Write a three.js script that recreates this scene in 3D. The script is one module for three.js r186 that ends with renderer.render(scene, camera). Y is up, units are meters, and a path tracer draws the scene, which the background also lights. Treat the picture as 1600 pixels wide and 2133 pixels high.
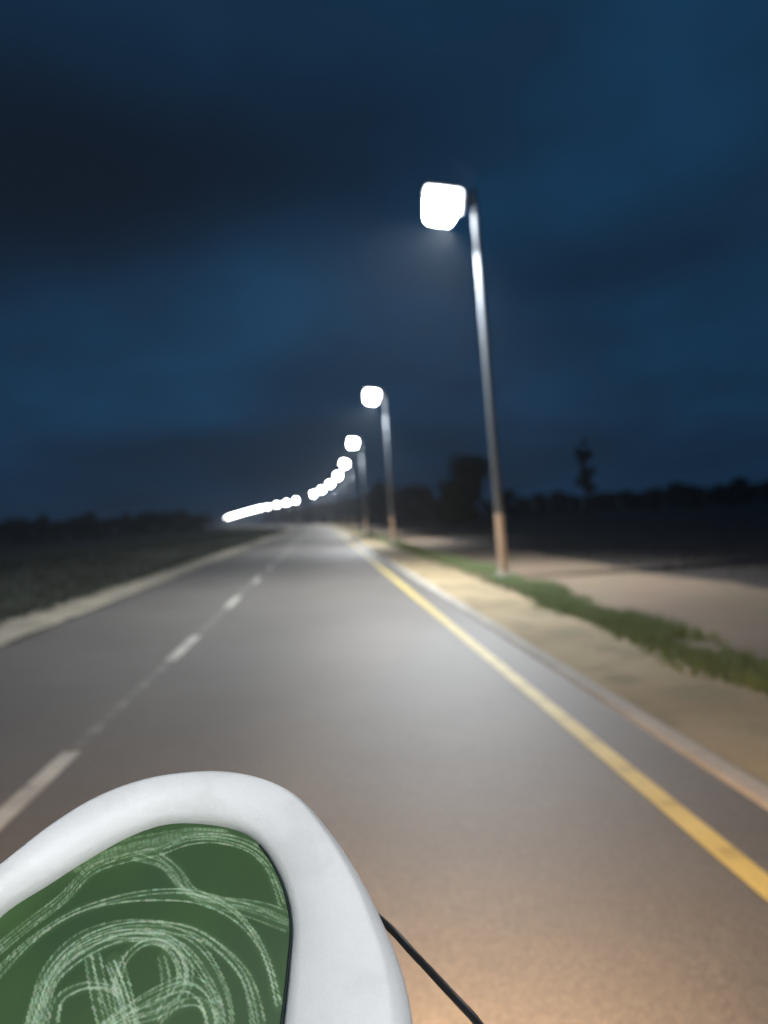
import * as THREE from 'three';
import { mergeGeometries } from 'three/addons/utils/BufferGeometryUtils.js';
import { RoundedBoxGeometry } from 'three/addons/geometries/RoundedBoxGeometry.js';

// ------------------------------------------------------------------ camera, sky, exposure
const scene = new THREE.Scene();
const EYE = 1.5, FPX = 1642, CX = 800, CY = 1066.5, ROLL = THREE.MathUtils.degToRad(3.3), PITCH = Math.atan(7.5 / FPX);
const camera = new THREE.PerspectiveCamera(2 * Math.atan(1066.5 / FPX) * 180 / Math.PI, 0.75, 0.05, 4000);
camera.position.set(0, EYE, 0);
camera.rotation.order = 'YXZ';
camera.rotation.set(PITCH, 0, -ROLL);
camera.focus = 0.7;                 // the phone focused on the cowl just ahead of it; the road is soft
camera.userData.fStop = 3.2;
const renderer = new THREE.WebGLRenderer({ antialias: true });
renderer.toneMapping = THREE.LinearToneMapping;
renderer.toneMappingExposure = 1;
renderer.shadowMap.enabled = true;
const LAMP_POWER = 660, LAMP_GLOW = 95, HEAD_POWER = 125, BEAM_POWER = 1000;
const LAMP_COLOR = new THREE.Color().setRGB(0.97, 0.99, 1.0), HEAD_COLOR = new THREE.Color().setRGB(1.0, 0.6, 0.3);

// direction of a photo pixel in the world
function ray(px, py) {
  const ax = (px - CX) / FPX, ay = -(py - CY) / FPX, cr = Math.cos(ROLL), sr = Math.sin(ROLL), c = Math.cos(PITCH), s = Math.sin(PITCH);
  const x = ax * cr + ay * sr, y = -ax * sr + ay * cr;
  return new THREE.Vector3(x, y * c + s, y * s - c);
}

// seeded noise
function rng(seed) { let a = seed >>> 0; return () => { a = (a + 0x6D2B79F5) | 0; let t = Math.imul(a ^ (a >>> 15), 1 | a); t = (t + Math.imul(t ^ (t >>> 7), 61 | t)) ^ t; return ((t ^ (t >>> 14)) >>> 0) / 4294967296; }; }
function hash2(x, y, s) { let h = Math.imul(x, 374761393) + Math.imul(y, 668265263) + Math.imul(s, 974634777); h = Math.imul(h ^ (h >>> 13), 1274126177); return ((h ^ (h >>> 16)) >>> 0) / 4294967296; }
function vnoise(x, y, per, s) {
  const xi = Math.floor(x), yi = Math.floor(y), fx = x - xi, fy = y - yi, u = fx * fx * (3 - 2 * fx), v = fy * fy * (3 - 2 * fy);
  const w = (k) => per ? ((k % per) + per) % per : k;
  const a = hash2(w(xi), w(yi), s), b = hash2(w(xi + 1), w(yi), s), c = hash2(w(xi), w(yi + 1), s), d = hash2(w(xi + 1), w(yi + 1), s);
  return a + (b - a) * u + (c - a) * v + (a - b - c + d) * u * v;
}
function fbm(x, y, per, s, oct = 5) { let t = 0, a = 0.5, n = 0; for (let k = 0; k < oct; k++) { t += a * vnoise(x, y, per, s + k); n += a; x *= 2; y *= 2; per *= 2; a *= 0.55; } return t / n; }

// dusk sky: dark blue air with heavier slate cloud, the same all round
{
  const W = 1024, H = 512, data = new Float32Array(W * H * 4), seed = 11;
  const toDir = (px, py) => ray(px, py).normalize();
  // cloud masses seen in the photograph: [pixel x, y, half width, half height in radians, weight]
  const masses = [[90, 420, 0.25, 0.085, 1.05], [-150, 330, 0.3, 0.11, 0.95], [350, 300, 0.26, 0.08, 0.35], [780, 230, 0.18, 0.11, 0.5], [1280, 560, 0.3, 0.035, 0.35], [450, 935, 0.16, 0.02, 0.35],
    [420, 580, 0.26, 0.1, -0.4], [650, 620, 0.18, 0.06, -0.25], [1450, 80, 0.16, 0.1, -0.2], [330, 110, 0.2, 0.06, -0.1], [620, 860, 0.4, 0.035, -0.15]].map(([x, y, a, b, w]) => { const d = toDir(x, y); return [Math.atan2(d.x, -d.z), Math.asin(d.y), a, b, w]; });
  const r = rng(5);
  for (let k = 0; k < 44; k++) { const az = 0.75 + r() * 4.8; masses.push([az > Math.PI ? az - 2 * Math.PI : az, 0.03 + r() * 0.9, 0.16 + r() * 0.2, 0.04 + r() * 0.07, r() * 1.3 - 0.55]); }
  for (let j = 0; j < H; j++) for (let i = 0; i < W; i++) {
    const el = ((j + 0.5) / H - 0.5) * Math.PI, th = ((i + 0.5) / W - 0.5) * 2 * Math.PI;
    const x = Math.cos(el) * Math.cos(th), z = Math.cos(el) * Math.sin(th), y = Math.max(Math.sin(el), 0);
    const az = Math.atan2(x, -z), k = 1 / (y + 0.22);
    let c = (fbm(x * k * 1.1 + 40, z * k * 1.1 + 40, 0, seed, 5) - 0.5) * 1.1 + (fbm(x * k * 3.4 + 90, z * k * 3.4 + 15, 0, seed + 9, 4) - 0.5) * 0.65 + 0.3;
    const wob = (fbm(x * 3 + 20, el * 9 + 20, 0, 77, 4) - 0.5) * 0.9;
    for (const [a0, e0, a, b, w] of masses) { let da = Math.abs(az - a0); if (da > Math.PI) da = 2 * Math.PI - da; const q = (da / a) ** 2 + ((Math.max(el, 0) - e0) / b) ** 2; if (q < 9) c += w * Math.exp(-q * (0.8 + wob)) ; }
    c += 0.1 + 0.4 * Math.exp(-y / 0.13); c = c < 0 ? 0 : 1 - Math.exp(-1.25 * c);
    const blue = [0.0085, 0.043, 0.1], slate = [0.006, 0.0098, 0.018], o = (j * W + i) * 4;
    for (let m = 0; m < 3; m++) data[o + m] = blue[m] + (slate[m] - blue[m]) * c;
    data[o + 3] = 1;
  }
  const t = new THREE.DataTexture(data, W, H, THREE.RGBAFormat, THREE.FloatType);
  t.mapping = THREE.EquirectangularReflectionMapping; t.magFilter = t.minFilter = THREE.LinearFilter; t.needsUpdate = true;
  scene.background = t; scene.environment = t;
}

// ------------------------------------------------------------------ helpers
const used = {};
function numbered(n) { const k = used[n] = (used[n] ?? -1) + 1; return k ? n + '_' + String(k).padStart(3, '0') : n; }
function mesh(name, geo, mat, parent) { const m = new THREE.Mesh(geo, mat); m.name = parent ? name : numbered(name); m.castShadow = m.receiveShadow = true; (parent ?? scene).add(m); return m; }
function structure(name, geo, mat, label) { const m = mesh(name, geo, mat); m.userData = { kind: 'structure', label, category: 'ground' }; return m; }
function thing(name, label, category, group) { const g = new THREE.Group(); g.name = numbered(name); g.userData = { label, category }; if (group) g.userData.group = group; scene.add(g); return g; }
function flat(geo) { const g = geo.index ? geo.toNonIndexed() : geo; g.deleteAttribute('uv'); return g; }
function tex(size, fn, srgb = true) {
  const d = new Uint8Array(size * size * 4);
  for (let j = 0; j < size; j++) for (let i = 0; i < size; i++) { const c = fn(i / size, j / size), o = (j * size + i) * 4; for (let m = 0; m < 3; m++) d[o + m] = Math.max(0, Math.min(255, c[m] * 255)); d[o + 3] = 255; }
  const t = new THREE.DataTexture(d, size, size); t.wrapS = t.wrapT = THREE.RepeatWrapping; t.magFilter = THREE.LinearFilter; t.minFilter = THREE.LinearMipmapLinearFilter; t.generateMipmaps = true;
  if (srgb) t.colorSpace = THREE.SRGBColorSpace; t.needsUpdate = true; return t;
}
const s8 = (l) => l <= 0.0031308 ? l * 12.92 : 1.055 * l ** (1 / 2.4) - 0.055;   // linear albedo to sRGB
function surface(base, alt, size, seed, { fine = 0.25, coarse = 0.5, metres = 4, rough = 0.9, bump = 0.004, alt2, metal = 0 } = {}) {
  const map = tex(size, (u, v) => {
    const a = fbm(u * 4, v * 4, 4, seed, 5), b = fbm(u * 8, v * 8, 8, seed + 30, 4), g = hash2(Math.floor(u * size), Math.floor(v * size), seed) - 0.5;
    const k = Math.min(1, Math.max(0, (a - 0.5) * 2.4 * coarse + 0.5)), q = alt2 ? Math.min(1, Math.max(0, (b - 0.56) * 6)) : 0;
    return [0, 1, 2].map((m) => { let c = base[m] + (alt[m] - base[m]) * k; if (alt2) c += (alt2[m] - c) * q; return s8(Math.max(0.001, c * (1 + g * fine * 2))); });
  });
  const h = tex(256, (u, v) => { const g = 0.55 * fbm(u * 32, v * 32, 32, seed + 60, 3) + 0.45 * hash2(Math.floor(u * 256), Math.floor(v * 256), seed + 3); return [g, g, g]; }, false);
  map.repeat.set(1 / metres, 1 / metres); h.repeat.set(1 / (metres * 0.5), 1 / (metres * 0.5));
  return new THREE.MeshStandardMaterial({ map, bumpMap: h, bumpScale: bump, roughness: rough, metalness: metal });
}
const paint = (r, g, b, rough = 0.5, extra = {}) => new THREE.MeshStandardMaterial({ color: new THREE.Color().setRGB(r, g, b), roughness: rough, ...extra });

// ------------------------------------------------------------------ the road's line: x of the yellow edge line at distance D ahead, gently bending away
function slopeAt(D) { return D < 100 ? -0.079 : D < 340 ? -0.079 - (D - 100) / 240 * 0.221 : -0.3 + Math.min(1, (D - 340) / 60) * 0.06; }
const lineX = []; { let x = 1.6 + 40 * 0.079; for (let D = -40; D <= 900; D += 0.5) { lineX.push(x); x += 0.5 * slopeAt(D + 0.25); } }
function along(D, off) {
  const k = (D + 40) * 2, i = Math.min(Math.max(Math.floor(k), 0), lineX.length - 2), x = lineX[i] + (lineX[i + 1] - lineX[i]) * (k - i), s = slopeAt(D), l = Math.hypot(1, s);
  return [x + off / l, -D + off * s / l];
}
const stations = (d0, d1, step) => { const a = []; for (let D = d0; D < d1; D += step(D)) a.push(D); a.push(d1); return a; };
const far = (D) => Math.abs(D) < 30 ? 0.6 : Math.abs(D) < 120 ? 2 : 6;
// a sheet along the road; profile(D) gives [offset, height] pairs from one side to the other
function ribbon(d0, d1, profile, step = far) {
  const pos = [], uv = [], idx = [], S = stations(d0, d1, step); let n = 0;
  S.forEach((D, r) => { const P = profile(D); n = P.length; let run = P[0][0]; P.forEach(([o, y], c) => { if (c) run += Math.hypot(o - P[c - 1][0], y - P[c - 1][1]); const [x, z] = along(D, o); pos.push(x, y, z); uv.push(run, D); if (r && c) { const a = (r - 1) * n + c - 1, b = a + 1, d = r * n + c - 1, e = d + 1; idx.push(a, b, d, b, e, d); } }); });
  const g = new THREE.BufferGeometry(); g.setAttribute('position', new THREE.Float32BufferAttribute(pos, 3)); g.setAttribute('uv', new THREE.Float32BufferAttribute(uv, 2)); g.setIndex(idx); g.computeVertexNormals(); return g;
}
const ROAD_L = -6.15, ROAD_R = 0.4, KERB = [0.4, 0.55], VERGE_R = 1.68, GRASS_R = 2.35, VERGE_L = -7.15, CENTRE = -3.38;

// ------------------------------------------------------------------ the setting
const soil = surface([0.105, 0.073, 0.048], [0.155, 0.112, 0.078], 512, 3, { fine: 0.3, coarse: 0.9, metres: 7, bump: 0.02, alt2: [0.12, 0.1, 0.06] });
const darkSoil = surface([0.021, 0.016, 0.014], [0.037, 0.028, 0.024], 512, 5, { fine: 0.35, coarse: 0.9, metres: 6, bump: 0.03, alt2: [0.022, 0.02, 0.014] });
const sand = surface([0.225, 0.175, 0.1], [0.3, 0.24, 0.145], 512, 21, { fine: 0.25, coarse: 0.9, metres: 3.2, bump: 0.012, alt2: [0.19, 0.16, 0.09] });
const grit = surface([0.19, 0.172, 0.135], [0.26, 0.24, 0.19], 512, 25, { fine: 0.25, coarse: 0.9, metres: 2.7, bump: 0.012, alt2: [0.15, 0.14, 0.1] });
const asphalt = surface([0.088, 0.082, 0.075], [0.11, 0.104, 0.096], 512, 41, { fine: 0.3, coarse: 0.8, metres: 4.3, rough: 0.62, bump: 0.003 });
const concrete = surface([0.3, 0.285, 0.26], [0.4, 0.385, 0.355], 256, 55, { fine: 0.15, coarse: 0.7, metres: 1.7, bump: 0.003 });
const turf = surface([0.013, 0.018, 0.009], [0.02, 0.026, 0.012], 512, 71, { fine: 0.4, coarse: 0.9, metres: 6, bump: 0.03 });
const yellowPaint = surface([0.45, 0.35, 0.085], [0.52, 0.42, 0.13], 256, 81, { fine: 0.15, coarse: 0.8, metres: 1.1, rough: 0.55, bump: 0.001, alt2: [0.36, 0.28, 0.08] });
const whitePaint = surface([0.33, 0.32, 0.29], [0.46, 0.44, 0.4], 256, 91, { fine: 0.2, coarse: 0.9, metres: 0.9, rough: 0.6, bump: 0.001, alt2: [0.22, 0.21, 0.195] });
const wornPaint = surface([0.11, 0.107, 0.1], [0.19, 0.185, 0.17], 256, 95, { fine: 0.3, coarse: 1.2, metres: 0.8, rough: 0.65, bump: 0.001, alt2: [0.09, 0.088, 0.085] });

{ // bare ground to the horizon, with a little unevenness away from the road
  const g = new THREE.PlaneGeometry(5200, 5200, 1, 1); g.rotateX(-Math.PI / 2);
  const uv = g.attributes.uv; for (let i = 0; i < uv.count; i++) uv.setXY(i, uv.getX(i) * 5200, uv.getY(i) * 5200);
  const m = structure('ground', g, darkSoil, 'dark brown ground reaching to the horizon'); m.position.set(0, -0.06, -900);
}
const bumpy = (D, o, a, s) => (fbm(D * 0.35 + 100, o * 0.6 + 60, 0, s, 4) - 0.5) * a;
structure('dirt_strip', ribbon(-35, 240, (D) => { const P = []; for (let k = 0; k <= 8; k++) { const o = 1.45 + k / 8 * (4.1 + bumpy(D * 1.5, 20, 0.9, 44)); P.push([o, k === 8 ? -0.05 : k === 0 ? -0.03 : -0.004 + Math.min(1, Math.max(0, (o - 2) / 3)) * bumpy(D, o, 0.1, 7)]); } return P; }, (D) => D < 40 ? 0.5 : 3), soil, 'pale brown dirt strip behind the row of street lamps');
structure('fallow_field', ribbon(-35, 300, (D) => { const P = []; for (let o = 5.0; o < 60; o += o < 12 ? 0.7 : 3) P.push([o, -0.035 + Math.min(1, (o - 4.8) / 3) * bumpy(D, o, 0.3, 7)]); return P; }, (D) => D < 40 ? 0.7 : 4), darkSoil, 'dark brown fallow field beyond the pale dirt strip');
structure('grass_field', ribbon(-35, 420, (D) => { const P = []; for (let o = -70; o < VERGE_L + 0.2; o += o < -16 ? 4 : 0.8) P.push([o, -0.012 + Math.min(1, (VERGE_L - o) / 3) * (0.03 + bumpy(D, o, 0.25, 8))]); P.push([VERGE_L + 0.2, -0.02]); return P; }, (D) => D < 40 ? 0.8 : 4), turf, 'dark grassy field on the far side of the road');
structure('verge', ribbon(-35, 420, (D) => [0, 0.25, 0.5, 0.75, 1].map((k) => { const w = bumpy(D * 2, 3, 0.35, 12); return [KERB[1] - 0.01 + k * (VERGE_R + w - KERB[1]), 0.035 + bumpy(D * 4, k * 3, 0.05, 14) - (k === 0 ? 0.01 : 0) - k * 0.02]; }), (D) => D < 40 ? 0.3 : 3), sand, 'sandy verge between the kerb and the strip of grass');
structure('verge', ribbon(-35, 420, (D) => [0, 0.33, 0.66, 1].map((k) => { const w = bumpy(D * 2, 9, 0.5, 16); return [VERGE_L + w - 0.1 + k * (ROAD_L + 0.02 - VERGE_L - w + 0.1), 0.02 + bumpy(D * 4, k * 3, 0.05, 18) - (k === 1 ? 0.012 : 0)]; }), (D) => D < 40 ? 0.3 : 3), grit, 'gritty pale verge between the asphalt and the dark grassy field');
const road = structure('road', ribbon(-35, 760, (D) => { const P = [[ROAD_L + bumpy(D * 4, 2, 0.16, 19), -0.03]]; for (let k = 0; k <= 8; k++) { const o = ROAD_L + 0.12 + k * (ROAD_R + 0.02 - ROAD_L - 0.12) / 8; P.push([o, 0.012]); } return P; }), asphalt, 'grey asphalt road curving away under the street lamps');
mesh('edge_line', ribbon(-35, 420, () => [[-0.058, 0.017], [0.058, 0.017]]), yellowPaint, road).userData = { label: 'solid yellow edge line' };
for (let k = -5; k < 44; k++) {   // dashes of the centre line, 1.9 m long, 5.35 m apart
  const a = 3.75 + 5.35 * k, w = 0.065;
  mesh('dash', ribbon(a, a + 1.9, () => [[CENTRE - w, 0.017], [CENTRE + w, 0.017]], () => 0.95), whitePaint, road);
  mesh('worn_dash', ribbon(a + 1.95, a + 5.3, () => [[CENTRE - 0.05, 0.017], [CENTRE + 0.05, 0.017]], () => 1.2), wornPaint, road);
}
{ const [a, b] = KERB; structure('kerb', ribbon(-35, 420, () => [[a, -0.02], [a + 0.025, 0.03], [a + 0.04, 0.038], [b - 0.012, 0.045], [b, 0.04], [b + 0.002, -0.02]]), concrete, 'pale concrete kerb along the yellow-lined edge of the asphalt'); }

// ------------------------------------------------------------------ street lamps
const galvanised = surface([0.13, 0.147, 0.17], [0.18, 0.2, 0.225], 256, 111, { fine: 0.12, coarse: 0.8, metres: 0.8, rough: 0.5, bump: 0.001, metal: 0.25 });
const basePaint = surface([0.74, 0.58, 0.46], [0.82, 0.67, 0.55], 256, 121, { fine: 0.12, coarse: 0.9, metres: 0.7, rough: 0.7, bump: 0.001, alt2: [0.6, 0.46, 0.36] });
const castGrey = paint(0.35, 0.36, 0.37, 0.45, { metalness: 0.2 }), boltSteel = paint(0.3, 0.3, 0.31, 0.4, { metalness: 0.7 });
const glowGlass = paint(0.9, 0.93, 0.95, 0.4, { emissive: LAMP_COLOR, emissiveIntensity: LAMP_GLOW }), darkGlass = paint(0.5, 0.53, 0.55, 0.3);
function makeLamp(lit) {
  const root = new THREE.Group(), H = 8.45;
  mesh('base_plate', new THREE.CylinderGeometry(0.2, 0.22, 0.05, 20).translate(0, 0.06, 0), castGrey, root);
  for (let k = 0; k < 4; k++) mesh('bolt', new THREE.CylinderGeometry(0.018, 0.018, 0.06, 6).translate(0.155 * Math.cos(k * 1.5708 + 0.78), 0.11, 0.155 * Math.sin(k * 1.5708 + 0.78)), boltSteel, root);
  mesh('painted_base', new THREE.CylinderGeometry(0.093, 0.105, 1.32, 20, 6).translate(0, 0.74, 0), basePaint, root).userData = { label: 'salmon painted lower pole' };
  mesh('pole', new THREE.CylinderGeometry(0.062, 0.092, H - 1.35, 20, 10).translate(0, 1.4 + (H - 1.35) / 2, 0), galvanised, root);
  mesh('arm', new THREE.TubeGeometry(new THREE.CatmullRomCurve3([[0, H - 0.28, 0], [-0.1, H - 0.17, 0], [-0.3, H - 0.08, 0]].map((p) => new THREE.Vector3(...p))), 10, 0.04, 12), galvanised, root);
  const head = new THREE.Group(); head.name = 'lamp_head'; root.add(head); head.position.set(-0.28, H - 0.06, 0); head.rotation.z = -0.16;
  mesh('housing', new RoundedBoxGeometry(0.82, 0.1, 0.6, 3, 0.045).translate(-0.4, 0.03, 0), castGrey, head);
  mesh('added_shield', new RoundedBoxGeometry(0.1, 0.46, 0.3, 3, 0.03).translate(0.03, -0.18, 0), castGrey, head);  // added block between bowl and pole, keeps the glow off the pole
  const bowl = new RoundedBoxGeometry(0.7, 0.66, 0.54, 4, 0.16), p = bowl.attributes.position;   // deep glass bowl, narrower below
  for (let i = 0; i < p.count; i++) { const t = (0.33 - p.getY(i)) / 0.66, s = 1 - 0.14 * t * t; p.setX(i, p.getX(i) * s); p.setZ(i, p.getZ(i) * s); }
  bowl.computeVertexNormals();
  mesh('lamp_bowl', bowl.translate(-0.42, -0.34, 0), lit ? glowGlass : darkGlass, head);
  return root;
}
const lampProto = makeLamp(true), deadProto = makeLamp(false);
const LAMPS = []; for (let k = -1; k < 28; k++) LAMPS.push(17.0 + 26.7 * k);
LAMPS.forEach((D, k) => {
  const dead = k === 9, o = (dead ? deadProto : lampProto).clone(); o.name = numbered('street_lamp'); scene.add(o);
  const [x, z] = along(D, 2.28), heading = Math.atan(slopeAt(D)); o.position.set(x, 0, z); o.rotation.y = -heading; if (k === 1) o.rotation.z = 0.022;
  o.userData = { category: 'street lamp', group: 'street lamps in a row along the road', label: dead ? 'unlit street lamp pole in the row of glowing lamps' : k === 0 ? 'glowing street lamp above the motorcycle' : k === 1 ? 'tall glowing street lamp beside the kerb, first pole of the row' : k === 2 ? 'second glowing street lamp pole of the row along the road' : k < 13 ? ['third', 'fourth', 'fifth', 'sixth', 'seventh', 'eighth', 'ninth', 'tenth', 'eleventh', 'twelfth'][k - 3] + ' street lamp of the row, counted along the road from the tall first pole' : 'tiny glowing street lamp in the merged far end of the curving row' };
  if (dead) return;
  const [hx, hz] = along(D, 2.28 - 0.66 - (k === 1 ? 0.17 : 0)), l = new THREE.SpotLight(LAMP_COLOR, LAMP_POWER, 0, 1.3, 0.45, 2);
  l.position.set(hx, 7.71, hz); const [tx, tz] = along(D, -2.2); l.target.position.set(tx, 0, tz); scene.add(l, l.target);
  l.name = 'street_light'; l.castShadow = k < 7; l.shadow.radius = 3;
});

// ------------------------------------------------------------------ grass along the verge and in the field
function blades(seed) {
  const r = rng(seed), g = [], n = 7;
  for (let k = 0; k < n; k++) {
    const a = r() * 6.283, h = 0.6 + r() * 0.4, w = 0.05 + r() * 0.03, bx = (r() - 0.5) * 0.5, bz = (r() - 0.5) * 0.5, lean = 0.15 + r() * 0.5, c = Math.cos(a), s = Math.sin(a);
    const P = [[-w, 0, 0], [w, 0, 0], [-w * 0.7, h * 0.55, lean * 0.3], [w * 0.7, h * 0.55, lean * 0.3], [0, h, lean]].map(([x, y, z]) => [bx + x * c - z * s, y, bz + x * s + z * c]);
    for (const t of [[0, 1, 3], [0, 3, 2], [2, 3, 4]]) for (const i of t) g.push(...P[i]);
  }
  const b = new THREE.BufferGeometry(); b.setAttribute('position', new THREE.Float32BufferAttribute(g, 3)); b.computeVertexNormals(); return b;
}
function grass(name, label, count, spot, size, c0, c1, seed) {
  const r = rng(seed), mat = new THREE.MeshPhysicalMaterial({ color: 0xffffff, roughness: 0.85, transmission: 0.25, thickness: 0 }), im = new THREE.InstancedMesh(blades(seed), mat, count), m = new THREE.Matrix4(), q = new THREE.Quaternion(), up = new THREE.Vector3(0, 1, 0), col = new THREE.Color();
  for (let k = 0; k < count; k++) { const [x, y, z, sc] = spot(r), s = size * (0.6 + r() * 0.8) * sc; q.setFromAxisAngle(up, r() * 6.283); m.compose(new THREE.Vector3(x, y, z), q, new THREE.Vector3(s * 0.9, s, s * 0.9)); im.setMatrixAt(k, m); const t = r(); col.setRGB(...c0.map((c, i) => (c + (c1[i] - c) * t))); im.setColorAt(k, col); }
  im.name = name; im.castShadow = im.receiveShadow = true; im.userData = { kind: 'stuff', label, category: 'grass' }; scene.add(im);
}
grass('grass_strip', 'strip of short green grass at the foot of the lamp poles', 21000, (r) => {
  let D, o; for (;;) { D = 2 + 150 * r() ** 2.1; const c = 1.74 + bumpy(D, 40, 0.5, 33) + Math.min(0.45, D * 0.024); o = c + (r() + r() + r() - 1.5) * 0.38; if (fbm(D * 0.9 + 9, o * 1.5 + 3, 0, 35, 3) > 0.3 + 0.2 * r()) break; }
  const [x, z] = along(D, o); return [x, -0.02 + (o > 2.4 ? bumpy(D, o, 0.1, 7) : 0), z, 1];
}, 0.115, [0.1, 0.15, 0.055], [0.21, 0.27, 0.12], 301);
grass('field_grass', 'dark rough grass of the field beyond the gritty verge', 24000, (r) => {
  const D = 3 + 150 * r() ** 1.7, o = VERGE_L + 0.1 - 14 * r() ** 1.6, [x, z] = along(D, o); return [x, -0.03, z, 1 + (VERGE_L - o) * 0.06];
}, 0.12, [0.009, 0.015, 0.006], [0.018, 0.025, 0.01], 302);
grass('scrub', 'sparse dry scrub of the dark fallow field', 5000, (r) => { const D = 2 + 110 * r() ** 1.5, o = 6.0 + 20 * r() ** 1.5, [x, z] = along(D, o); return [x, -0.06, z, 0.7 + r() * 0.6]; }, 0.12, [0.022, 0.02, 0.014], [0.04, 0.034, 0.025], 303);

// ------------------------------------------------------------------ trees
const bark = surface([0.05, 0.04, 0.03], [0.08, 0.065, 0.05], 128, 131, { metres: 1, bump: 0.01 }), leafMats = [[0.018, 0.027, 0.012], [0.024, 0.033, 0.014], [0.018, 0.026, 0.015]].map((c) => new THREE.MeshPhysicalMaterial({ color: new THREE.Color().setRGB(...c), roughness: 0.8, transmission: 0.2, thickness: 0 }));
function makeTree(seed, H, spread, crownFrom, leaves, mat) {
  const r = rng(seed), root = new THREE.Group(), wood = [], ends = [];
  const limb = (pts, r0, r1) => { const c = new THREE.CatmullRomCurve3(pts), g = new THREE.TubeGeometry(c, 6, 1, 7), p = g.attributes.position; for (let i = 0; i < p.count; i++) { const t = Math.floor(i / 8) / 6, q = c.getPointAt(t), w = r0 + (r1 - r0) * t; p.setXYZ(i, q.x + (p.getX(i) - q.x) * w, q.y + (p.getY(i) - q.y) * w, q.z + (p.getZ(i) - q.z) * w); } wood.push(g); };
  const V = (x, y, z) => new THREE.Vector3(x, y, z), lean = (r() - 0.5) * 0.1 * H, top = V(lean, H * 0.82, (r() - 0.5) * 0.06 * H);
  limb([V(0, -0.15, 0), V(lean * 0.2, H * 0.3, 0), top], H * 0.026, H * 0.008);
  for (let k = 0; k < 11; k++) { const y = H * (crownFrom + (0.92 - crownFrom) * r()), a = r() * 6.283, t = y / (H * 0.82), s = spread * (0.55 + 0.5 * r()) * Math.sin(Math.PI * Math.min(0.95, 0.2 + 0.75 * (y / H - crownFrom) / (1 - crownFrom))), b = V(lean * Math.min(t, 1), y * 0.86, 0), e = V(b.x + s * Math.cos(a), y + H * 0.08 * r(), s * Math.sin(a)); limb([b, b.clone().lerp(e, 0.5).add(V(0, H * 0.03, 0)), e], H * 0.009, H * 0.003); ends.push(e, b.clone().lerp(e, 0.6)); }
  ends.push(top.clone().add(V(0, H * 0.1, 0)));
  const pos = [], per = Math.floor(leaves / ends.length);
  for (const e of ends) { const R = spread * (0.28 + 0.22 * r()); for (let k = 0; k < per; k++) { const u = V(r() - 0.5, (r() - 0.5) * 0.8, r() - 0.5).normalize().multiplyScalar(R * Math.cbrt(r())), c = e.clone().add(u), s = H * 0.016 * (0.7 + 0.8 * r()), a = V(r() - 0.5, r() - 0.5, r() - 0.5).normalize(), b = V(r() - 0.5, r() - 0.5, r() - 0.5).cross(a).normalize(); const A = c.clone().addScaledVector(a, s * 1.5), B = c.clone().addScaledVector(b, s * 0.6), C = c.clone().addScaledVector(a, -s * 1.5), D2 = c.clone().addScaledVector(b, -s * 0.6); for (const q of [A, B, C, A, C, D2]) pos.push(q.x, q.y, q.z); } }
  const g = new THREE.BufferGeometry(); g.setAttribute('position', new THREE.Float32BufferAttribute(pos, 3)); g.computeVertexNormals();
  mesh('trunk', mergeGeometries(wood), bark, root); mesh('crown', g, mat, root);
  return root;
}
const bigTree = makeTree(401, 8.2, 4.0, 0.06, 15000, leafMats[0]), thinTree = makeTree(402, 9, 1.0, 0.12, 900, leafMats[2]);
const farTrees = [makeTree(403, 7, 3.6, 0.05, 5200, leafMats[0]), makeTree(404, 6, 3.6, 0.02, 5200, leafMats[1]), makeTree(405, 8, 3.4, 0.08, 5200, leafMats[2])], bush = makeTree(406, 3, 2.2, 0.05, 2600, leafMats[1]);
function plant(proto, name, label, category, group, x, z, s, turn, sy = s) { const o = proto.clone(); o.name = numbered(name); o.userData = { label, category }; if (group) o.userData.group = group; o.position.set(x, -0.05, z); o.scale.set(s, sy, s); o.rotation.y = turn; scene.add(o); }
// place by the pixel column and a distance read from the usual size of such trees
const column = (px, D) => { const d = ray(px, 1074 - (px - 800) * 0.0577); return [d.x / -d.z * D, -D]; };
plant(bigTree, 'leafy_tree', 'large dark bushy tree standing behind the first lamp pole', 'tree', null, ...column(966, 92), 0.92, 0.4);
plant(thinTree, 'slender_tree', 'tall slender tree with sparse crown standing alone in the dark field', 'tree', null, ...column(1222, 86), 1.0, 1.2);
for (const [px, D, s] of [[905, 110, 1.1], [868, 125, 1.0], [930, 80, 0.7], [1010, 100, 0.9]]) plant(bush, 'bush', 'low dark bush beside the large bushy tree', 'bush', 'bushes behind the lamp poles', ...column(px, D), s, px);
const rt = rng(77);
for (let k = 0; k < 40; k++) { const px = 1030 + k * 16 + rt() * 14, D = 120 + rt() * 70; plant(farTrees[k % 3], 'far_tree', 'dark tree in the tree line behind the fallow field', 'tree', 'trees of the line behind the fallow field', ...column(px, D), 0.4 + rt() * 0.2, rt() * 6); }
for (let k = 0; k < 40; k++) { const px = -60 + k * 12.2 + rt() * 12, D = 190 + rt() * 80; plant(farTrees[k % 3], 'far_tree', 'dark tree in the tree line beyond the grassy field', 'tree', 'trees of the line beyond the grassy field', ...column(px, D), 0.6 + rt() * 0.35, rt() * 6); }
for (let k = 0; k < 20; k++) { const px = 560 + k * 17 + rt() * 12, D = 440 + rt() * 60 - k * 14; plant(farTrees[k % 3], 'far_tree', 'dark tree in the far tree line behind the bend of the road', 'tree', 'trees behind the bend', ...column(px, D), 1.0 + rt() * 0.5, rt() * 6); }

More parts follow.
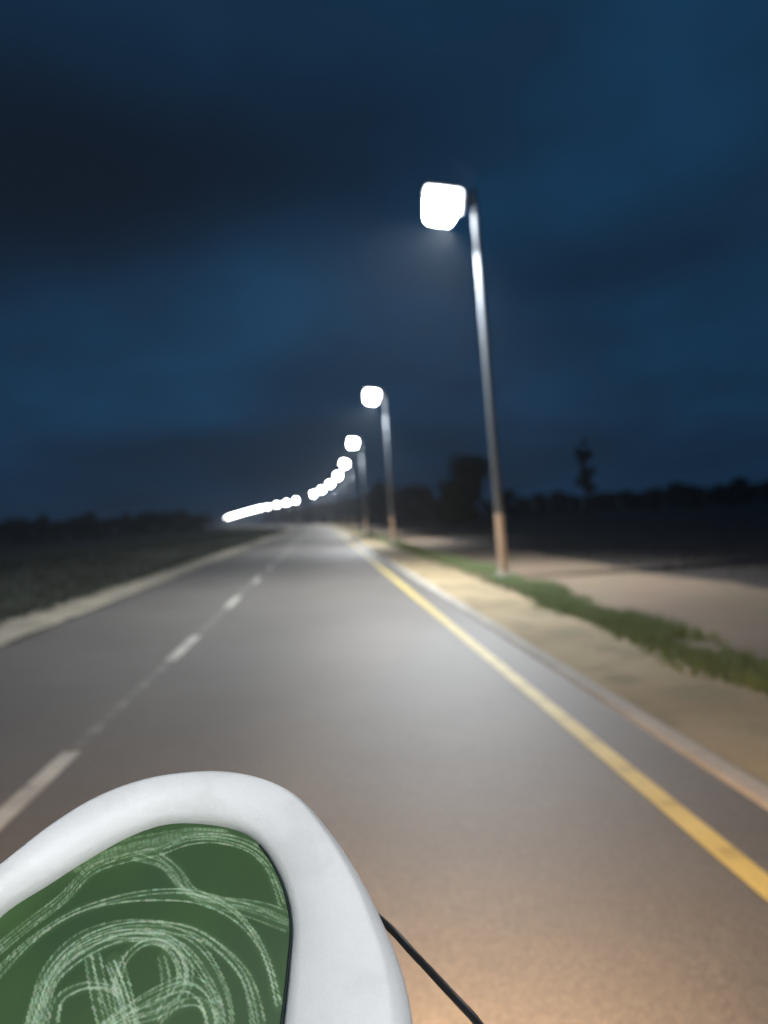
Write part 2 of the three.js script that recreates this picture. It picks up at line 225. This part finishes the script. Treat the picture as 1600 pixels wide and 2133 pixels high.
// ------------------------------------------------------------------ the motorcycle that the photograph is taken from
const bike = thing('motorcycle', 'motorcycle with white rimmed cowl around a green panel, riding on the asphalt', 'motorcycle');
{
  const heading = 0.079, P0 = ray(290, 2050).multiplyScalar(0.62).add(new THREE.Vector3(0, EYE, 0));
  bike.position.set(P0.x, 0, P0.z); bike.rotation.y = heading; bike.updateMatrixWorld(true);
  const inv = bike.matrixWorld.clone().invert(), eye = camera.position.clone().applyMatrix4(inv);
  const O = P0.clone().applyMatrix4(inv), N = new THREE.Vector3(0.05, 0.74, 0.67).normalize(), X = new THREE.Vector3(1, 0, 0).addScaledVector(N, -N.x).normalize(), Y = N.clone().cross(X);
  const toPlane = (px, py) => { const d = ray(px, py).transformDirection(inv), t = (O.clone().sub(eye)).dot(N) / d.dot(N), q = eye.clone().addScaledVector(d, t).sub(O); return [q.dot(X), q.dot(Y)]; };
  const at = (x, y, h) => O.clone().addScaledVector(X, x).addScaledVector(Y, y).addScaledVector(N, h);
  // outlines in the cowl's own plane, as radius by angle round its middle
  const polar = (pix, cut) => {
    const c = new THREE.CatmullRomCurve3(pix.map(([a, b]) => { const [x, y] = toPlane(a, b); return new THREE.Vector3(x, y, 0); }), true, 'centripetal').getPoints(600), n = 180, R = [];
    for (let k = 0; k < n; k++) { const a = k / n * 2 * Math.PI, dx = Math.cos(a), dy = Math.sin(a); let best = 0; for (let i = 0; i + 1 < c.length; i++) { const A = c[i], B = c[i + 1], ex = B.x - A.x, ey = B.y - A.y, den = dx * ey - dy * ex; if (Math.abs(den) < 1e-12) continue; const t = (A.x * ey - A.y * ex) / den, u = (A.x * dy - A.y * dx) / den; if (t > 0 && u >= -1e-6 && u <= 1.000001) best = Math.max(best, t); } R.push(best); }
    return R;
  };
  const outer = polar([[0, 1808], [100, 1726], [200, 1663], [300, 1626], [400, 1610], [480, 1608], [560, 1624], [630, 1660], [700, 1738], [760, 1830], [800, 1910], [840, 2010], [862, 2110], [866, 2200], [840, 2360], [740, 2480], [560, 2540], [300, 2560], [20, 2520], [-170, 2420], [-260, 2260], [-240, 2080], [-140, 1920]]);
  const inner = polar([[0, 1905], [100, 1838], [200, 1775], [280, 1733], [350, 1712], [440, 1714], [505, 1730], [542, 1758], [578, 1815], [599, 1875], [606, 1930], [600, 2010], [586, 2133], [570, 2250], [500, 2350], [300, 2400], [80, 2370], [-80, 2290], [-130, 2180], [-100, 2030]]);
  const n = outer.length;
  function rings(list, closeEnd) {   // list of functions k -> [radius, height]
    const pos = [], uv = [], idx = []; list.forEach((f, r) => { for (let k = 0; k < n; k++) { const a = k / n * 2 * Math.PI, [R, h] = f(k), q = at(R * Math.cos(a), R * Math.sin(a), h); pos.push(q.x, q.y, q.z); uv.push(R * Math.cos(a), R * Math.sin(a) + h); if (r) { const b = (k + 1) % n; idx.push((r - 1) * n + k, r * n + k, (r - 1) * n + b, (r - 1) * n + b, r * n + k, r * n + b); } } });
    if (closeEnd) { const [h] = [closeEnd], q = at(0, 0, h), c = pos.length / 3, r = list.length - 1; pos.push(q.x, q.y, q.z); uv.push(0, h); for (let k = 0; k < n; k++) idx.push(r * n + k, c, r * n + (k + 1) % n); }
    const g = new THREE.BufferGeometry(); g.setAttribute('position', new THREE.Float32BufferAttribute(pos, 3)); g.setAttribute('uv', new THREE.Float32BufferAttribute(uv, 2)); g.setIndex(idx); g.computeVertexNormals(); return g;
  }
  const mix = (t, h) => (k) => [inner[k] + (outer[k] - inner[k]) * t, h];
  const white = surface([0.76, 0.76, 0.755], [0.83, 0.83, 0.82], 512, 151, { fine: 0.03, coarse: 0.8, metres: 0.35, rough: 0.5, bump: 0.0004, alt2: [0.75, 0.745, 0.73] });
  const cowl = mesh('cowl', rings([mix(0.012, -0.02), mix(0.015, -0.004), mix(0.04, 0.004), mix(0.12, 0.009), mix(0.3, 0.015), mix(0.55, 0.019), mix(0.765, 0.0185), mix(0.78, 0.0172), mix(0.795, 0.0178), mix(0.83, 0.0155), mix(0.9, 0.008), mix(0.96, -0.002), mix(1, -0.014), (k) => [outer[k] * 1.0, -0.03], (k) => [outer[k] * 0.97, -0.07], (k) => [outer[k] * 0.86, -0.12], (k) => [outer[k] * 0.66, -0.16], (k) => [outer[k] * 0.5, -0.17]]), white, bike);
  cowl.userData = { label: 'white cowl rim' };
  const bead = []; for (let k = -50; k < 26; k++) { const a = k / n * 2 * Math.PI, j = (k + n) % n; bead.push(at(inner[j] * Math.cos(a), inner[j] * Math.sin(a), -0.004)); }
  mesh('gasket', new THREE.TubeGeometry(new THREE.CatmullRomCurve3(bead), 120, 0.0010, 6), paint(0.012, 0.02, 0.022, 0.5), cowl);
  // the green panel, gently domed, with pale looping marks
  const size = 1024, ext = 0.26, cv = document.createElement('canvas'); cv.width = cv.height = size; const g2 = cv.getContext('2d'), rr = rng(909);
  g2.fillStyle = 'rgb(50,78,36)'; g2.fillRect(0, 0, size, size);
  for (let k = 0; k < 260; k++) { const x = rr() * size, y = rr() * size, s = 30 + rr() * 110, gr = g2.createRadialGradient(x, y, 0, x, y, s), c = rr() < 0.5 ? '42,72,44' : rr() < 0.6 ? '72,106,40' : '52,80,50'; gr.addColorStop(0, `rgba(${c},0.3)`); gr.addColorStop(1, `rgba(${c},0)`); g2.fillStyle = gr; g2.fillRect(x - s, y - s, 2 * s, 2 * s); }
  const toCanvas = (px, py) => { const [x, y] = toPlane(px, py); return [(x / ext + 1) / 2 * size, (1 - (y / ext + 1) / 2) * size]; };
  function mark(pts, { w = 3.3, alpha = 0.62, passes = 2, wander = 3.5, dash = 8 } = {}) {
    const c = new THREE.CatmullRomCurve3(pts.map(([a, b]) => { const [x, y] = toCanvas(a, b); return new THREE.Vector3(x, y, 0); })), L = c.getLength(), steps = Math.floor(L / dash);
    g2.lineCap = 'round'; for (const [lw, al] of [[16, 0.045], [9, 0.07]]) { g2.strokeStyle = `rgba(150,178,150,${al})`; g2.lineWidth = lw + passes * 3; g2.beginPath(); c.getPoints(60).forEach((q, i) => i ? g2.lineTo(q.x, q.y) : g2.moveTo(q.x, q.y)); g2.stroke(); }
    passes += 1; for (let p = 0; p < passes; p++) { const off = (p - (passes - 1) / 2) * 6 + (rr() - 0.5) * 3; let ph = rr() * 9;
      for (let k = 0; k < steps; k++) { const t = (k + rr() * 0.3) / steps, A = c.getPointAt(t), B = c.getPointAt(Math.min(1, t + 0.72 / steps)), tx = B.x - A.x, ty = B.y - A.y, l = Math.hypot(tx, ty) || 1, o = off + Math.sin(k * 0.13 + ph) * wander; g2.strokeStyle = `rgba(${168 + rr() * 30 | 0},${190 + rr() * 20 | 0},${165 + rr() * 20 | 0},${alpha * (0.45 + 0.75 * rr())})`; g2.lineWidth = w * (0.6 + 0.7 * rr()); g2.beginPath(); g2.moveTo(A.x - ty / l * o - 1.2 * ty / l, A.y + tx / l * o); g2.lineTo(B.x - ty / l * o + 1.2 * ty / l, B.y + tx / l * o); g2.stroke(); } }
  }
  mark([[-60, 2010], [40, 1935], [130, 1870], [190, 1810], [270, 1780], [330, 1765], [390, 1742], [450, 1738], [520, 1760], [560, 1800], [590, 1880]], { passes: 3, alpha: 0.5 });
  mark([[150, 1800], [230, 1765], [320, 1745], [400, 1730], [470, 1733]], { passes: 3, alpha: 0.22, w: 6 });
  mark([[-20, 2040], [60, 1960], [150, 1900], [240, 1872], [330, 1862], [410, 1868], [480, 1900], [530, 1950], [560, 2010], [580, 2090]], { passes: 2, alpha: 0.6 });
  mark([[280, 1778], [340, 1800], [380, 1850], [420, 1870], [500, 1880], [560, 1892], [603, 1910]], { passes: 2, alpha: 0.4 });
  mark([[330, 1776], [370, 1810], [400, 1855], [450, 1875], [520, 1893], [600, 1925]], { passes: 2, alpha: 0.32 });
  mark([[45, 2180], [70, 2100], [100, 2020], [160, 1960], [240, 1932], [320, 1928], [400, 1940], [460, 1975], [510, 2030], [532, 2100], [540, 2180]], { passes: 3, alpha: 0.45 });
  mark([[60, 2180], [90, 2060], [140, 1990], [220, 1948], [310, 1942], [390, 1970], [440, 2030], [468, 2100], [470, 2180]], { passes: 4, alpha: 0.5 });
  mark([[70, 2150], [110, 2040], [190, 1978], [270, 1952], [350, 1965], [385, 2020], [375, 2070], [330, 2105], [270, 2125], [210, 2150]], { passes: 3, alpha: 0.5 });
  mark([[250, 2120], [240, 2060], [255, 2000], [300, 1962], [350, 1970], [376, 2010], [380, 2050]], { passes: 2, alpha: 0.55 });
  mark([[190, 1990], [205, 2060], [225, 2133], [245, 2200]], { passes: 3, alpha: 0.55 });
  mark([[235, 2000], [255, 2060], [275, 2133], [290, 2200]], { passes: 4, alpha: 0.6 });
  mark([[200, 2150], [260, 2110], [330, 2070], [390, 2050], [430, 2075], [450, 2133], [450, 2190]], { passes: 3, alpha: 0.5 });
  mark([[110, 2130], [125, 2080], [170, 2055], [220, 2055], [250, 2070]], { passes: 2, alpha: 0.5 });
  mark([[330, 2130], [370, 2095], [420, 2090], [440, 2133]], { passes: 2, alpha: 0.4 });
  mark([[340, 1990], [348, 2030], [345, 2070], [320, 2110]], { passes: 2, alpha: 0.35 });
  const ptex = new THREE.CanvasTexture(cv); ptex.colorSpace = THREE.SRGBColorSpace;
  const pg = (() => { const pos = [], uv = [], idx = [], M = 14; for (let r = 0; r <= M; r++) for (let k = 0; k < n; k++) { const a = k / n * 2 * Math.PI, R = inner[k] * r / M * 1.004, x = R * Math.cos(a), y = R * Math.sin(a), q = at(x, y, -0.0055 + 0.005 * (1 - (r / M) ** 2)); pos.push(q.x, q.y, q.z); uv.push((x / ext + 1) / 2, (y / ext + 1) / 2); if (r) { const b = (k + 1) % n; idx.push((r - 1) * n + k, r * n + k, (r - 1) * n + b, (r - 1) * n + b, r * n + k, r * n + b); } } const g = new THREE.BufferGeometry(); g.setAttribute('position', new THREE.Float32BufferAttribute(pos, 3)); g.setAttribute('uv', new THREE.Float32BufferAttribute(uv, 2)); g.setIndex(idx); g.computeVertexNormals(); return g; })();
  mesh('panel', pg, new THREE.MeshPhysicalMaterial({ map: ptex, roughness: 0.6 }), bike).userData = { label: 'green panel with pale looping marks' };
  // brake cable: leaves from behind the cowl and drops to the handlebar
  const onRay = (px, py, t) => { const d = ray(px, py).multiplyScalar(t).add(new THREE.Vector3(0, EYE, 0)).applyMatrix4(inv); return d; };
  const black = paint(0.012, 0.012, 0.013, 0.45), steel = paint(0.45, 0.45, 0.46, 0.3, { metalness: 0.9 }), rubber = paint(0.02, 0.02, 0.02, 0.85), engineGrey = paint(0.25, 0.25, 0.26, 0.5, { metalness: 0.6 });
  mesh('brake_cable', new THREE.TubeGeometry(new THREE.CatmullRomCurve3([onRay(690, 1840, 0.76), onRay(800, 1922, 0.73), onRay(860, 1985, 0.69), onRay(930, 2060, 0.65), onRay(1010, 2150, 0.6), onRay(1100, 2300, 0.55), new THREE.Vector3(0.33, 1.03, 0.14)]), 60, 0.0034, 10), black, bike);
  // the rest of the machine below the frame
  const V = (...a) => new THREE.Vector3(...a), tube = (pts, r, seg = 24) => new THREE.TubeGeometry(new THREE.CatmullRomCurve3(pts.map((p) => V(...p))), seg, r, 10);
  const hy = O.y - 0.2;
  const head = mesh('headlight', new THREE.LatheGeometry([[0.001, 0.13], [0.04, 0.12], [0.075, 0.06], [0.085, 0], [0.08, -0.012]].map(([a, b]) => new THREE.Vector2(a, b)), 28).rotateX(Math.PI / 2), black, bike); head.position.set(0, hy, -0.3);
  const lens = mesh('headlight_lens', new THREE.SphereGeometry(0.2, 24, 8, 0, 6.283, 0, 0.41).rotateX(-Math.PI / 2).translate(0, 0, 0.175), paint(0.8, 0.75, 0.65, 0.3, { emissive: HEAD_COLOR, emissiveIntensity: 6 }), head);
  mesh('handlebar', tube([[-0.36, hy + 0.06, 0.18], [-0.2, hy + 0.08, 0.1], [0, hy + 0.05, 0.02], [0.2, hy + 0.08, 0.1], [0.36, hy + 0.06, 0.18]], 0.011, 40), steel, bike);
  for (const s of [-1, 1]) {
    mesh('grip', tube([[s * 0.25, hy + 0.078, 0.125], [s * 0.37, hy + 0.058, 0.185]], 0.017, 6), rubber, bike);
    mesh('fork', tube([[s * 0.09, hy + 0.06, 0.02], [s * 0.09, 0.3, -0.36]], 0.02, 8), steel, bike);
    mesh('shock', tube([[s * 0.13, 0.62, 0.78], [s * 0.13, 0.32, 0.92]], 0.028, 6), steel, bike);
  }
  mesh('lever', tube([[0.23, hy + 0.07, 0.06], [0.36, hy + 0.05, 0.11]], 0.006, 6), steel, bike);
  const wheel = (z) => { const t = mesh('tyre', new THREE.TorusGeometry(0.255, 0.045, 12, 40).rotateY(Math.PI / 2), rubber, bike); t.position.set(0, 0.312, z); mesh('rim', new THREE.TorusGeometry(0.215, 0.014, 8, 40).rotateY(Math.PI / 2), steel, t); const sp = []; for (let k = 0; k < 18; k++) sp.push(new THREE.CylinderGeometry(0.003, 0.003, 0.43, 5).translate(k % 2 ? 0.015 : -0.015, 0, 0).rotateX(k / 18 * Math.PI)); mesh('spokes', mergeGeometries(sp), steel, t); mesh('hub', new THREE.CylinderGeometry(0.05, 0.05, 0.16, 16).rotateZ(Math.PI / 2), engineGrey, t); };
  wheel(-0.38); wheel(0.92);
  const fender = (z, a0, a1) => { const g = new THREE.TorusGeometry(0.315, 0.062, 6, 24, a1 - a0).rotateZ(a0).rotateY(-Math.PI / 2); const f = mesh('fender', g, white, bike); f.position.set(0, 0.312, z); };
  fender(-0.38, 0.5, 2.5); fender(0.92, 0.4, 2.0);
  mesh('frame', mergeGeometries([tube([[0, hy - 0.02, 0.05], [0, 0.62, 0.3], [0, 0.66, 0.9]], 0.022), tube([[0, hy - 0.1, 0.06], [0, 0.35, 0.2], [0, 0.28, 0.6], [0, 0.32, 0.92]], 0.02)]), black, bike);
  const tank = new THREE.SphereGeometry(1, 24, 16); tank.scale(0.13, 0.12, 0.24).translate(0, 0.78, 0.26); mesh('fuel_tank', tank, white, bike);
  mesh('seat', new RoundedBoxGeometry(0.26, 0.1, 0.62, 4, 0.045).translate(0, 0.75, 0.78), rubber, bike);
  mesh('engine', new RoundedBoxGeometry(0.24, 0.26, 0.3, 3, 0.05).translate(0, 0.42, 0.38), engineGrey, bike);
  mesh('exhaust', tube([[0.1, 0.4, 0.25], [0.15, 0.25, 0.3], [0.17, 0.26, 0.6], [0.18, 0.34, 1.1]], 0.028), steel, bike);
  // its warm dipped beam
  const from = V(0, hy, -0.33).applyMatrix4(bike.matrixWorld), to = V(0.35, 0, -3.2).applyMatrix4(bike.matrixWorld), l = new THREE.SpotLight(HEAD_COLOR, HEAD_POWER, 0, 1.0, 1, 2);
  mesh('added_beam_shade', new THREE.CylinderGeometry(0.1, 0.1, 0.16, 20, 1, true, Math.PI / 2 + 0.1, Math.PI - 0.2).rotateX(Math.PI / 2).scale(1, 0.1, 1).translate(0, 0.004, -0.12), black, head);  // added unseen plate over the lens, cuts the beam off upwards
  const aim = V(0.7, hy + 0.2, -9).applyMatrix4(bike.matrixWorld), b = new THREE.SpotLight(HEAD_COLOR, BEAM_POWER, 0, 0.18, 1, 2); b.position.copy(from); b.target.position.copy(aim); b.name = 'headlight_beam'; b.castShadow = true; b.shadow.radius = 0.5; scene.add(b, b.target);
  l.position.copy(from); l.target.position.copy(to); l.name = 'headlight_spill'; l.castShadow = true; l.shadow.radius = 2; scene.add(l, l.target);
}

// humid night air, in which the lamps glow
scene.fog = new THREE.FogExp2(0xdfe8f0, 0.00038);
renderer.render(scene, camera);
